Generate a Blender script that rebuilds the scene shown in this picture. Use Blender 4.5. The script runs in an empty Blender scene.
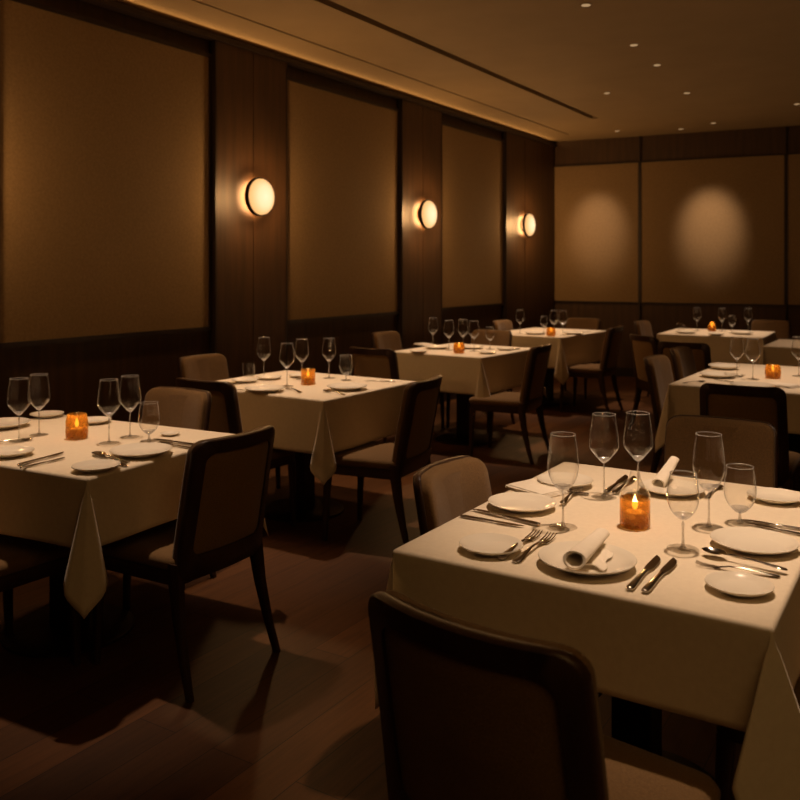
import bpy, bmesh, math, random
from mathutils import Vector, Matrix
random.seed(4)
# light levels
SCONCE_E, SCONCE_W, SCONCE_F = 1.3, 38.0, 16.0
CANDLE_W = 0.19
WASH, COVE, FILL, EXPO = 170, 13, 15, 0.0
SPOTS = [(4.02, 2.52, 250, 52), (1.72, 2.34, 195, 47), (1.36, 4.15, 220, 56), (1.20, 6.50, 215, 52),
         (1.00, 8.70, 220, 50), (3.80, 5.90, 205, 50), (2.56, 9.65, 200, 46), (3.9, 8.6, 80, 46)]
S = bpy.context.scene
COL = S.collection
PI = math.pi
TOPZ = 0.760          # upper face of the table cloths

# ------------------------------------------------------------------ materials
def mat(name):
    m = bpy.data.materials.new(name); m.use_nodes = True
    nt = m.node_tree; b = nt.nodes['Principled BSDF']
    return m, nt, b

def ramp(nt, fac, stops):
    r = nt.nodes.new('ShaderNodeValToRGB')
    e = r.color_ramp.elements
    while len(e) < len(stops): e.new(0.5)
    for k, (p, c) in enumerate(stops):
        e[k].position = p; e[k].color = (*c, 1)
    nt.links.new(fac, r.inputs[0]); return r.outputs[0]

def coords(nt, scale=(1, 1, 1), kind='Object', rot=(0, 0, 0)):
    t = nt.nodes.new('ShaderNodeTexCoord'); mp = nt.nodes.new('ShaderNodeMapping')
    mp.inputs['Scale'].default_value = scale; mp.inputs['Rotation'].default_value = rot
    nt.links.new(t.outputs[kind], mp.inputs[0]); return mp.outputs[0]

def noise(nt, vec, scale, detail=4, rough=0.5):
    n = nt.nodes.new('ShaderNodeTexNoise'); n.inputs['Scale'].default_value = scale
    n.inputs['Detail'].default_value = detail; n.inputs['Roughness'].default_value = rough
    nt.links.new(vec, n.inputs['Vector']); return n.outputs['Fac']

def bump(nt, b, h, strength, dist=0.002):
    n = nt.nodes.new('ShaderNodeBump'); n.inputs['Strength'].default_value = strength
    n.inputs['Distance'].default_value = dist
    nt.links.new(h, n.inputs['Height']); nt.links.new(n.outputs[0], b.inputs['Normal'])

def weave(nt, vec, freq):
    outs = []
    for d in ('X', 'Z'):
        w = nt.nodes.new('ShaderNodeTexWave'); w.bands_direction = d
        w.inputs['Scale'].default_value = freq; w.inputs['Distortion'].default_value = 2.5
        w.inputs['Detail'].default_value = 2
        nt.links.new(vec, w.inputs['Vector']); outs.append(w.outputs['Fac'])
    m = nt.nodes.new('ShaderNodeMath'); m.operation = 'MULTIPLY'
    nt.links.new(outs[0], m.inputs[0]); nt.links.new(outs[1], m.inputs[1]); return m.outputs[0]

def fabric(name, c1, c2, freq, nscale, strength=0.5, sheen=0.0, rough=0.85, kind='Object'):
    m, nt, b = mat(name)
    v = coords(nt, kind=kind)
    n = noise(nt, v, nscale, 6, 0.65)
    nt.links.new(ramp(nt, n, [(0.3, c1), (0.7, c2)]), b.inputs['Base Color'])
    b.inputs['Roughness'].default_value = rough
    b.inputs['Sheen Weight'].default_value = sheen
    b.inputs['Specular IOR Level'].default_value = 0.2
    bump(nt, b, noise(nt, v, freq, 3, 0.7), strength, 0.0015)
    return m

def wood(name, c1, c2, scale, rough=0.4, axis='Z'):
    m, nt, b = mat(name)
    sc = {'Z': (9, 9, 0.6), 'Y': (9, 0.6, 9), 'X': (0.6, 9, 9)}[axis]
    v = coords(nt, sc)
    n = noise(nt, v, scale, 8, 0.6)
    nt.links.new(ramp(nt, n, [(0.3, c1), (0.72, c2)]), b.inputs['Base Color'])
    b.inputs['Roughness'].default_value = rough
    bump(nt, b, n, 0.15, 0.001)
    return m

M = {}
M['cloth'] = fabric('linen_cloth', (0.70, 0.60, 0.45), (0.76, 0.66, 0.50), 420, 60, 0.35, 0.1)
M['napkin'] = fabric('linen_napkin', (0.76, 0.68, 0.55), (0.80, 0.72, 0.59), 420, 60, 0.3)
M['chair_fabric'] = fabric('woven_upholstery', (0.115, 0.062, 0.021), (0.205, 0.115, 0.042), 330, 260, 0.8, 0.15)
M['rear_fabric_brightened'] = fabric('woven_upholstery_brightened', (0.20, 0.115, 0.045), (0.33, 0.20, 0.08), 330, 260, 0.8, 0.15)  # chair upholstery lightened for the rear panels, standing in for light they lack
M['panel_fabric'] = fabric('wall_fabric', (0.245, 0.165, 0.082), (0.32, 0.215, 0.108), 220, 55, 0.6)
M['chair_wood'] = wood('walnut_dark', (0.028, 0.013, 0.007), (0.060, 0.028, 0.014), 3, 0.38)
M['wall_wood'] = wood('wall_veneer', (0.042, 0.020, 0.007), (0.085, 0.040, 0.014), 2.2, 0.55)
M['trim_wood'] = wood('trim_veneer', (0.018, 0.010, 0.006), (0.030, 0.016, 0.009), 2.2, 0.45)
M['table_wood'] = wood('pedestal_black', (0.012, 0.008, 0.005), (0.022, 0.014, 0.009), 3, 0.4)

def plain(name, col, rough=0.5, metal=0.0, **kw):
    m, nt, b = mat(name)
    b.inputs['Base Color'].default_value = (*col, 1)
    b.inputs['Roughness'].default_value = rough; b.inputs['Metallic'].default_value = metal
    for k, v in kw.items(): b.inputs[k].default_value = v
    return m, nt, b
M['porcelain'] = plain('porcelain', (0.78, 0.71, 0.58), 0.16)[0]
M['silver'] = plain('polished_steel', (0.52, 0.48, 0.43), 0.13, 1.0)[0]
M['bronze'] = plain('dark_bronze', (0.035, 0.022, 0.013), 0.35, 0.8)[0]
M['wax'] = plain('candle_wax', (0.78, 0.62, 0.40), 0.5)[0]
M['wick'] = plain('burnt_wick', (0.02, 0.015, 0.01), 0.9)[0]
M['slot'] = plain('black_slot', (0.01, 0.008, 0.006), 0.7)[0]

m, nt, b = mat('ceiling_plaster')
v = coords(nt)
nt.links.new(ramp(nt, noise(nt, v, 3, 3), [(0.3, (0.38, 0.275, 0.145)), (0.7, (0.415, 0.30, 0.16))]), b.inputs['Base Color'])
b.inputs['Roughness'].default_value = 0.75
bump(nt, b, noise(nt, v, 90, 4), 0.15, 0.001)
M['ceiling'] = m

m, nt, b = mat('floor_planks')
v = coords(nt, rot=(0, 0, PI/2))
br = nt.nodes.new('ShaderNodeTexBrick')
br.inputs['Scale'].default_value = 1.0; br.offset = 0.37
br.inputs['Brick Width'].default_value = 1.9; br.inputs['Row Height'].default_value = 0.16
br.inputs['Mortar Size'].default_value = 0.0022; br.inputs['Mortar Smooth'].default_value = 0.3
br.inputs['Color1'].default_value = (0.70, 0.70, 0.70, 1); br.inputs['Color2'].default_value = (1.25, 1.2, 1.1, 1)
br.inputs['Mortar'].default_value = (0.28, 0.28, 0.28, 1)
nt.links.new(v, br.inputs['Vector'])
g = noise(nt, coords(nt, (14, 0.9, 14)), 3.0, 9, 0.68)
gr = ramp(nt, g, [(0.28, (0.055, 0.021, 0.006)), (0.75, (0.115, 0.046, 0.014))])
mx = nt.nodes.new('ShaderNodeMix'); mx.data_type = 'RGBA'; mx.blend_type = 'MULTIPLY'
mx.inputs[0].default_value = 1.0
nt.links.new(gr, mx.inputs[6]); nt.links.new(br.outputs['Color'], mx.inputs[7])
nt.links.new(mx.outputs[2], b.inputs['Base Color'])
b.inputs['Roughness'].default_value = 0.5
b.inputs['Specular IOR Level'].default_value = 0.3
bump(nt, b, g, 0.25, 0.001)
M['floor'] = m

def thin_glass(name, tint, edge, extra=None, rough=0.02, veil=0.0, base=0.02):  # white edges and veil imitate bright reflections in the glass
    """thin walled glass: see-through, mirror-like and whiter towards its edges"""
    m = bpy.data.materials.new(name); m.use_nodes = True; nt = m.node_tree
    nt.nodes.clear()
    o = nt.nodes.new('ShaderNodeOutputMaterial'); mx = nt.nodes.new('ShaderNodeMixShader')
    t = nt.nodes.new('ShaderNodeBsdfTransparent'); t.inputs[0].default_value = (*tint, 1)
    gl = nt.nodes.new('ShaderNodeBsdfGlossy'); gl.inputs['Roughness'].default_value = rough
    lw = nt.nodes.new('ShaderNodeLayerWeight'); lw.inputs[0].default_value = .5
    def mth(op, a, b):
        n = nt.nodes.new('ShaderNodeMath'); n.operation = op
        nt.links.new(a, n.inputs[0]); n.inputs[1].default_value = b; return n.outputs[0]
    p = mth('POWER', lw.outputs['Facing'], edge)
    fac = mth('ADD', mth('MULTIPLY', p, .80), base)
    nt.links.new(fac, mx.inputs[0])
    ad = nt.nodes.new('ShaderNodeMixShader'); nt.links.new(mth('MULTIPLY', p, .5), ad.inputs[0])
    df = nt.nodes.new('ShaderNodeBsdfTranslucent'); df.inputs[0].default_value = (.9, .9, .9, 1)
    nt.links.new(gl.outputs[0], ad.inputs[1]); nt.links.new(df.outputs[0], ad.inputs[2])
    nt.links.new(ad.outputs[0], mx.inputs[2])
    src = t.outputs[0]
    if veil:
        a = nt.nodes.new('ShaderNodeMixShader'); a.inputs[0].default_value = veil
        d2 = nt.nodes.new('ShaderNodeBsdfDiffuse'); d2.inputs[0].default_value = (.85, .85, .85, 1)
        nt.links.new(src, a.inputs[1]); nt.links.new(d2.outputs[0], a.inputs[2]); src = a.outputs[0]
    if extra:
        w, col = extra
        a = nt.nodes.new('ShaderNodeMixShader'); a.inputs[0].default_value = w
        tr = nt.nodes.new('ShaderNodeBsdfTranslucent')
        v = coords(nt)
        nt.links.new(ramp(nt, noise(nt, v, 45, 5), [(0.38, tuple(c*0.5 for c in col)), (0.65, col)]), tr.inputs[0])
        nt.links.new(src, a.inputs[1]); nt.links.new(tr.outputs[0], a.inputs[2]); src = a.outputs[0]
    nt.links.new(src, mx.inputs[1]); nt.links.new(mx.outputs[0], o.inputs[0])
    return m
M['glass'] = thin_glass('thin_clear_glass', (0.985, 0.98, 0.97), 3.6, None, .04)
M['solid_glass'] = thin_glass('glass_stem', (0.90, 0.89, 0.87), 2.2, None, .08, .16, .10)
M['amber'] = thin_glass('amber_glass', (0.88, 0.60, 0.26), 4.0, (0.38, (0.66, 0.40, 0.14)), 0.10)

def emit(name, col, s):
    m = bpy.data.materials.new(name); m.use_nodes = True; nt = m.node_tree; nt.nodes.clear()
    o = nt.nodes.new('ShaderNodeOutputMaterial'); e = nt.nodes.new('ShaderNodeEmission')
    e.inputs[0].default_value = (*col, 1); e.inputs[1].default_value = s
    nt.links.new(e.outputs[0], o.inputs[0]); return m
M['sconce_glow'] = emit('sconce_diffuser_light', (1.0, 0.66, 0.33), SCONCE_E)
nt = M['sconce_glow'].node_tree; e_ = nt.nodes['Emission']
v = coords(nt, (0, 7.1, 7.1)); ln = nt.nodes.new('ShaderNodeVectorMath'); ln.operation = 'LENGTH'; nt.links.new(v, ln.inputs[0])
nt.links.new(ramp(nt, ln.outputs['Value'], [(0.0, (1, .76, .46)), (.55, (1, .68, .36)), (1.0, (.88, .44, .15))]), e_.inputs[0])
M['halo_glow'] = emit('sconce_back_light', (1.0, 0.52, 0.20), SCONCE_W)
M['lamp_glow'] = emit('downlight_lens_light', (1.0, 0.62, 0.30), 0.45)
M['flame'] = emit('flame_light', (1.0, 0.62, 0.22), 6.0)

# ------------------------------------------------------------------ helpers
def link(name, bm, m=None, parent=None, smooth=False, loc=None, rz=0.0):
    bmesh.ops.recalc_face_normals(bm, faces=bm.faces[:])
    me = bpy.data.meshes.new(name); bm.to_mesh(me); bm.free()
    if smooth:
        for p in me.polygons: p.use_smooth = True
    o = bpy.data.objects.new(name, me); COL.objects.link(o)
    if m: me.materials.append(m)
    if parent: o.parent = parent
    if loc is not None: o.location = loc
    o.rotation_euler[2] = rz
    return o

def bevel(o, w, seg=2):
    md = o.modifiers.new('Bevel', 'BEVEL'); md.width = w; md.segments = seg; md.limit_method = 'ANGLE'
    md.angle_limit = math.radians(40)
    return o

def auto_smooth(o, ang=40):
    me = o.data
    for p in me.polygons: p.use_smooth = True
    bm = bmesh.new(); bm.from_mesh(me)
    for e in bm.edges:
        if len(e.link_faces) == 2 and e.calc_face_angle(0) > math.radians(ang): e.smooth = False
    bm.to_mesh(me); bm.free()
    return o

def box(bm, x0, x1, y0, y1, z0, z1):
    v = [bm.verts.new(p) for p in ((x0,y0,z0),(x1,y0,z0),(x1,y1,z0),(x0,y1,z0),(x0,y0,z1),(x1,y0,z1),(x1,y1,z1),(x0,y1,z1))]
    for f in ((0,1,2,3),(7,6,5,4),(0,4,5,1),(1,5,6,2),(2,6,7,3),(3,7,4,0)): bm.faces.new([v[k] for k in f])

def box_obj(name, x0, x1, y0, y1, z0, z1, m, parent=None, bev=0.0):
    bm = bmesh.new(); box(bm, x0, x1, y0, y1, z0, z1)
    o = link(name, bm, m, parent)
    if bev: bevel(o, bev)
    return o

def loft(bm, rings, close=True, cap0=True, cap1=True):
    R = [[bm.verts.new(p) for p in r] for r in rings]
    n = len(R[0])
    for a, b in zip(R, R[1:]):
        for k in range(n if close else n-1):
            j = (k+1) % n
            bm.faces.new((a[k], a[j], b[j], b[k]))
    if cap0: bm.faces.new(list(reversed(R[0])))
    if cap1: bm.faces.new(R[-1])
    return R

def lathe(bm, prof, n=40, x=0, y=0, cap0=False, cap1=False):
    rings = [[(x+r*math.cos(2*PI*k/n), y+r*math.sin(2*PI*k/n), z) for k in range(n)] for r, z in prof]
    return loft(bm, rings, True, cap0, cap1)

def tag(o, label=None, cat=None, group=None, kind=None):
    if label: o['label'] = label
    if cat: o['category'] = cat
    if group: o['group'] = group
    if kind: o['kind'] = kind
    return o

def empty(name, loc=(0, 0, 0), rz=0.0):
    o = bpy.data.objects.new(name, None); COL.objects.link(o)
    o.empty_display_size = 0.05; o.location = loc; o.rotation_euler[2] = rz
    return o

def dup(root, loc, rz=0.0, label=None, scale=1.0):
    r = root.copy(); COL.objects.link(r); r.location = loc
    r.rotation_euler = (0, 0, rz); r.scale = (scale,)*3 if not isinstance(scale, tuple) else scale
    if label: r['label'] = label
    for ch in list(root.children):
        c = ch.copy(); COL.objects.link(c); c.parent = r
        for g in list(ch.children):
            d = g.copy(); COL.objects.link(d); d.parent = c
    return r

class Kind:
    """first placement moves the original, later ones copy it with its parts"""
    def __init__(s, make): s.make = make; s.root = None
    def place(s, loc, rz, label, scale=1.0):
        if s.root is None:
            s.root = s.make(); o = s.root
            o.location = loc; o.rotation_euler[2] = rz
            o.scale = (scale,)*3 if not isinstance(scale, tuple) else scale
            o['label'] = label; return o
        return dup(s.root, loc, rz, label, scale)

def struct(o): o['kind'] = 'structure'; return o

# ------------------------------------------------------------------ the room
RX, RY0, RY1, H = 7.2, -2.4, 11.25, 3.2
SK = math.radians(5.5)                 # the back wall runs slightly off square
yb = lambda x: RY1 + math.tan(SK)*x

bm = bmesh.new()
v = [bm.verts.new(p) for p in ((-.1,RY0-.1,0),(RX+.1,RY0-.1,0),(RX+.1,yb(RX)+.1,0),(-.1,yb(-.1)+.1,0))]
f = bm.faces.new(v); r = bmesh.ops.extrude_face_region(bm, geom=[f])
for q in r['geom']:
    if isinstance(q, bmesh.types.BMVert): q.co.z = -0.1
struct(link('floor', bm, M['floor']))

# ceiling slab with two recessed slots cut along the left wall
def slab(name, polys, z0, z1, m):
    bm = bmesh.new()
    for p in polys:
        a = [bm.verts.new((x, y, z0)) for x, y in p]; b_ = [bm.verts.new((x, y, z1)) for x, y in p]
        bm.faces.new(a); bm.faces.new(list(reversed(b_)))
        for k in range(len(p)):
            j = (k+1) % len(p); bm.faces.new((a[k], a[j], b_[j], b_[k]))
    return struct(link(name, bm, m))
S1 = (0.44, 0.462, RY0-.1, 10.75)      # thin groove
S2 = (1.12, 1.20, RY0-.1, 9.75)        # wide groove
y0 = RY0-.1
slab('ceiling', [
    [(-.1,y0),(S1[0],y0),(S1[0],S1[3]),(-.1,S1[3])],
    [(S1[1],y0),(S2[0],y0),(S2[0],S2[3]),(S1[1],S2[3])],
    [(S2[1],y0),(RX+.1,y0),(RX+.1,S2[3]),(S2[1],S2[3])],
    [(S1[1],S2[3]),(RX+.1,S2[3]),(RX+.1,S1[3]),(S1[1],S1[3])],
    [(-.1,S1[3]),(RX+.1,S1[3]),(RX+.1,yb(RX)+.1),(-.1,yb(-.1)+.1)]], H, H+.08, M['ceiling'])
slab('trim_1', [[(S1[0]-.02,y0),(S1[1]+.02,y0),(S1[1]+.02,S1[3]+.02),(S1[0]-.02,S1[3]+.02)]], H+.05, H+.10, M['slot'])
slab('trim_2', [[(S2[0]-.02,y0),(S2[1]+.02,y0),(S2[1]+.02,S2[3]+.02),(S2[0]-.02,S2[3]+.02)]], H+.05, H+.10, M['slot'])

# left wall: veneer ground, pilasters and framed fabric panels
bm = bmesh.new(); box(bm, -.1, 0, RY0-.1, RY1, 0, H)
struct(link('wall_left', bm, M['wall_wood']))
bm = bmesh.new(); box(bm, RX, RX+.1, RY0-.1, yb(RX), 0, H)
struct(link('wall_right', bm, M['wall_wood']))
bm = bmesh.new(); box(bm, 0, RX, RY0-.1, RY0, 0, H)
struct(link('wall_rear', bm, M['wall_wood']))
wb = empty('wall_back', (0, RY1, 0), SK); struct(wb)
WL = RX/math.cos(SK)
box_obj('veneer', 0, WL, 0, .1, 0, H, M['wall_wood'], wb)

PIL = [(-0.58, 0.22), (2.05, 2.88), (4.66, 5.45), (7.26, 8.03), (9.68, 11.20)]   # pilasters along y
for k, (a, b_) in enumerate(PIL):
    mid = (a+b_)/2 if k < 4 else 10.22
    p = empty('trim_%d' % (k+3), (0, a, 0)); struct(p)
    box_obj('pilaster_left_leaf', 0, .06, 0, mid-a-.003, 0, 3.13, M['wall_wood'], p)
    box_obj('pilaster_right_leaf', 0, .06, mid-a+.003, b_-a, 0, 3.13, M['wall_wood'], p)
    box_obj('edge_strip', 0, .062, -.02, 0, 0, 3.13, M['trim_wood'], p)
    box_obj('edge_strip', 0, .062, b_-a, b_-a+.016, 0, 3.13, M['trim_wood'], p)
PAN = [(0.24, 2.03), (2.90, 4.64), (5.47, 7.24), (8.05, 9.66)]
desc = ['fabric wall panel beside the camera on the left wall', 'largest fabric wall panel, left of the nearest sconce',
        'fabric wall panel between the two nearer sconces', 'narrow looking fabric wall panel between the two farther sconces']
def framed_panel(root, a, b_, z0, z1, ax):
    t = .030 if ax == 'y' else .013
    def bx(name, s0, s1, d0, d1, zz0, zz1, m):
        if ax == 'y': return box_obj(name, d0, d1, s0, s1, zz0, zz1, m, root)
        return box_obj(name, s0, s1, -d1, -d0, zz0, zz1, m, root)
    bx('fabric_field', a+t, b_-t, 0.0, .022, z0+t, z1-t, M['panel_fabric'])
    bx('frame_bar', a, b_, 0, .032, z0, z0+t, M['trim_wood'])
    bx('frame_bar', a, b_, 0, .032, z1-t, z1, M['trim_wood'])
    bx('frame_bar', a, a+t, 0, .032, z0+t, z1-t, M['trim_wood'])
    bx('frame_bar', b_-t, b_, 0, .032, z0+t, z1-t, M['trim_wood'])
for (a, b_), d in zip(PAN, desc):
    p = empty('wall_panel', (0, a, 0)); tag(p, d, 'wall panel', 'fabric panels on the walls')
    framed_panel(p, 0, b_-a, 0.99, 3.03, 'y')
box_obj('trim_8', 0, .085, RY0, RY1, 3.13, 3.165, M['trim_wood']); struct(bpy.data.objects['trim_8'])
for k, (a, b_) in enumerate([(RY0, -0.60)] + PAN):
    box_obj('baseboard_left' if k == 0 else 'baseboard_left_%d' % k, 0, .03, a+.01, b_-.01, 0, .12, M['trim_wood'])
    struct(bpy.data.objects['baseboard_left' if k == 0 else 'baseboard_left_%d' % k])
# back wall panels
BP = [(0.02, 1.205, 'left fabric panel of the back wall, next to the corner'),
      (1.22, 2.975, 'wide fabric panel in the middle of the back wall'),
      (2.99, 4.75, 'fabric panel of the back wall cut off by the right picture edge'),
      (4.775, 6.5, 'fabric panel at the right end of the back wall, beyond the picture')]
ux = lambda m_, d=0.0: (m_*math.cos(SK) + d*math.sin(SK), RY1 + m_*math.sin(SK) - d*math.cos(SK))
for a, b_, d in BP[:3]:
    x, y = ux(a)
    p = empty('wall_panel', (x, y, 0), SK); tag(p, d, 'wall panel', 'fabric panels on the walls')
    framed_panel(p, 0, b_-a, 0.985, 2.86, 'x')
for k, m_ in enumerate((1.2125, 2.9825)):
    x, y = ux(m_)
    p = box_obj('trim_%d' % (k+9), -.0075, .0075, -.034, 0, 0, 3.2, M['trim_wood']); p.location = (x, y, 0); p.rotation_euler[2] = SK
    struct(p)
x, y = ux(0.1)
p = box_obj('baseboard_back', 0, WL-.3, -.025, 0, 0, .12, M['trim_wood']); p.location = (x, y, 0); p.rotation_euler[2] = SK; struct(p)

# ------------------------------------------------------------------ sconces
def make_sconce():
    r = empty('wall_sconce'); tag(r, None, 'wall lamp', 'round wall sconces on the left wall')
    def disc(prof, name, m, sm=True, n=56):
        bm = bmesh.new(); lathe(bm, prof, n, cap0=True, cap1=True)
        bm.transform(Matrix.Rotation(PI/2, 4, 'Y'))
        o = link(name, bm, m, r); auto_smooth(o, 35); return o
    disc([(.085, 0), (.085, .012)], 'backplate', M['bronze'])
    disc([(.012, .012), (.012, .045)], 'stem', M['bronze'])
    disc([(.120, .045), (.146, .047), (.150, .052), (.150, .080), (.146, .084), (.140, .084), (.139, .078)], 'metal_rim', M['bronze'])
    disc([(.085, .044), (.085, .0415), (.118, .0415), (.118, .044)], 'back_light_ring', M['halo_glow'])
    disc([(.139, .079), (.139, .092), (.130, .106), (.105, .120), (.07, .130), (.03, .135), (.004, .136)], 'glass_diffuser', M['sconce_glow'])
    return r
SC = Kind(make_sconce)
for y, lab in ((5.05, 'largest looking round glowing sconce, nearest on the left wall'),
               (7.62, 'middle one of the three round glowing sconces on the left wall'),
               (10.17, 'farthest round glowing sconce, closest to the room corner'),
               (2.48, 'round glowing sconce on the left wall just outside the picture')):
    SC.place((.06, y, 2.0), 0, lab)
    f2 = bpy.data.lights.new('sconce_front_light', 'POINT'); f2.energy = SCONCE_F; f2.color = (1, .53, .20); f2.shadow_soft_size = .05
    o = bpy.data.objects.new('sconce_front_light', f2); COL.objects.link(o); o.location = (.06+.20, y, 2.0)

# ------------------------------------------------------------------ downlights
def make_down():
    r = empty('ceiling_downlight'); tag(r, None, 'ceiling light', 'small recessed ceiling downlights')
    bm = bmesh.new(); lathe(bm, [(.030, -.001), (.040, -.004), (.046, -.001), (.046, .0)], 28)
    auto_smooth(link('trim_ring', bm, M['ceiling'], r))
    bm = bmesh.new(); lathe(bm, [(.030, -.0015), (.030, -.003), (.012, -.004)], 24, cap0=True, cap1=True)
    link('lens', bm, M['lamp_glow'], r)
    return r
DL = Kind(make_down)
for x, y, lab in (
    (2.585, 5.504, 'ceiling downlight nearest the top edge of the picture'),
    (2.546, 6.692, 'ceiling downlight second from the top edge of the picture'),
    (2.514, 7.457, 'ceiling downlight third in the row down from the top edge'),
    (1.760, 8.384, 'ceiling downlight alone between the dark slot and the row'),
    (2.437, 8.809, 'ceiling downlight fourth in the long row across the ceiling'),
    (3.288, 10.024, 'ceiling downlight at the right edge of the picture'),
    (2.264, 10.80, 'ceiling downlight by the back wall, above the middle panel'),
    (1.820, 11.05, 'ceiling downlight closest to the back wall, left of its neighbour'),
    (1.086, 10.777, 'ceiling downlight by the back wall nearest the left corner')):
    DL.place((x, y, H), 0, lab)

WARM = (1.0, .69, .47)
def spot(x, y, e, size=58, blend=.9, target=None, z=3.17, soft=.035, col=WARM, name='downlight_beam'):
    l = bpy.data.lights.new(name, 'SPOT'); l.energy = e; l.color = col
    l.spot_size = math.radians(size); l.spot_blend = blend; l.shadow_soft_size = soft
    o = bpy.data.objects.new(name, l); COL.objects.link(o); o.location = (x, y, z)
    if target is not None:
        d = Vector(target) - Vector((x, y, z)); o.rotation_euler = d.to_track_quat('-Z', 'Y').to_euler()
    return o

# ------------------------------------------------------------------ table and cloth
def cloth_mesh(a, b_, o, k, seed, kite=(.86, 1.0)):
    """cloth over a rectangle of half sizes a, b; overhang o; corners folded into hanging points"""
    rnd = random.Random(seed)
    r0 = .010
    arc = r0*PI/2
    ph = [rnd.uniform(0, 6.28) for _ in range(8)]
    def drop(dd, ox, oy, slope=(0, 0)):
        """dd material distance past the edge, outward unit (ox, oy)"""
        if dd <= arc:
            t = dd/r0; return ox*r0*math.sin(t), oy*r0*math.sin(t), -r0*(1-math.cos(t))
        rest = dd-arc; sx, sy = slope; sz = -math.sqrt(max(0.2, 1-sx*sx-sy*sy))
        return ox*r0+rest*sx, oy*r0+rest*sy, -r0+rest*sz
    ai, bi = a-r0, b_-r0
    bm = bmesh.new()
    nx, ny = 26, 26
    xs = [-ai+2*ai*i/nx for i in range(nx+1)]; ys = [-bi+2*bi*i/ny for i in range(ny+1)]
    D = [arc*q/3 for q in range(4)] + [arc+(o-arc)*(q/14) for q in range(1, 15)]
    def flare(side, s, L):
        w = .022 + .016*math.sin(s*7.5+ph[side]) + .010*math.sin(s*17+ph[side+4])
        e = min(1.0, (L-abs(s))/.10)
        return .03*(1-e) + (.03+w)*e if e < 1 else .03+w
    grid = {}
    def V(key, co):
        if key not in grid: grid[key] = bm.verts.new(co)
        return grid[key]
    for i, x in enumerate(xs):
        for j, y in enumerate(ys):
            V(('t', i, j), (x, y, 0))
    for i in range(nx):
        for j in range(ny):
            bm.faces.new([grid[('t', i, j)], grid[('t', i+1, j)], grid[('t', i+1, j+1)], grid[('t', i, j+1)]])
    def strip(side):
        n = ny if side in (0, 2) else nx
        for q, dd in enumerate(D):
            for i in range(n+1):
                if side in (0, 2):
                    sg = 1 if side == 0 else -1; s = ys[i]; fl = flare(side, s, bi)
                    hx, hy, hz = drop(dd, sg, 0, (sg*fl, 0)); co = (sg*ai+hx, s+hy, hz)
                else:
                    sg = 1 if side == 1 else -1; s = xs[i]; fl = flare(side, s, ai)
                    hx, hy, hz = drop(dd, 0, sg, (0, sg*fl)); co = (s+hx, sg*bi+hy, hz)
                V((side, q, i), co)
        for q in range(len(D)-1):
            for i in range(n):
                bm.faces.new([grid[(side, q, i)], grid[(side, q, i+1)], grid[(side, q+1, i+1)], grid[(side, q+1, i)]])
    for side in range(4): strip(side)
    # corner fans
    ctrl = [(0, .021, .021), (12, .055, .035), (22, .085, .14), (30, .12, .235), (35, .17, .20), (45, .22, 0)]
    def dirn(deg):
        m_ = deg if deg <= 45 else 90-deg
        for (p0, n0, t0), (p1, n1, t1) in zip(ctrl, ctrl[1:]):
            if p0 <= m_ <= p1:
                u = (m_-p0)/(p1-p0); u = u*u*(3-2*u)*.5+u*.5
                dn = n0+(n1-n0)*u; dt = t0+(t1-t0)*u; break
        return dn, (dt if deg <= 45 else -dt)
    nph = 36
    for cx, cy in ((1, 1), (-1, 1), (-1, -1), (1, -1)):
        tw = rnd.uniform(-.03, .03)
        cg = []
        for q, dd in enumerate(D):
            row = []
            for i in range(nph+1):
                deg = 90*i/nph; p = math.radians(deg)
                m_ = min(p, PI/2-p)
                rm = o/math.cos(m_)*(1+k*math.sin(2*p)**2)
                rr = dd*rm/o
                dn, dt = dirn(deg)
                dn *= kite[1]; dt = dt*kite[0] + tw*math.sin(p*2)
                sx = (dn+dt)/math.sqrt(2); sy = (dn-dt)/math.sqrt(2)
                w = min(1, rr/.06)
                hx, hy, hz = drop(rr, math.cos(p), math.sin(p), (sx*w, sy*w))
                row.append(bm.verts.new((cx*(ai+hx), cy*(bi+hy), hz)))
            cg.append(row)
        for q in range(len(D)-1):
            for i in range(nph):
                bm.faces.new([cg[q][i], cg[q][i+1], cg[q+1][i+1], cg[q+1][i]])
    bmesh.ops.remove_doubles(bm, verts=bm.verts[:], dist=.0008)
    return bm

def table(cx, cy, w, l, o, k, rz, lab, clab, seed):
    t = empty('dining_table', (cx, cy, 0), rz); tag(t, lab, 'table', 'square dining tables under white cloths')
    a, b_ = w/2-.012, l/2-.012
    tp = box_obj('tabletop', -a, a, -b_, b_, .722, .752, M['table_wood'], t, .004)
    box_obj('pedestal', -.055, .055, -.055, .055, .018, .722, M['table_wood'], t, .006)
    bm = bmesh.new(); lathe(bm, [(.25, 0), (.25, .010), (.235, .018), (.05, .020)], 48, cap0=True, cap1=True)
    auto_smooth(link('base_plate', bm, M['table_wood'], t))
    c = link('tablecloth', cloth_mesh(w/2, l/2, o, k, seed, (1.4, .5) if seed == 3 else (.86, 1.0)), M['cloth'], None, True, (cx, cy, TOPZ), rz)
    md = c.modifiers.new('Thickness', 'SOLIDIFY'); md.thickness = .0022; md.offset = -1
    tag(c, clab, 'tablecloth', 'white linen tablecloths')
R = math.radians
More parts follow.
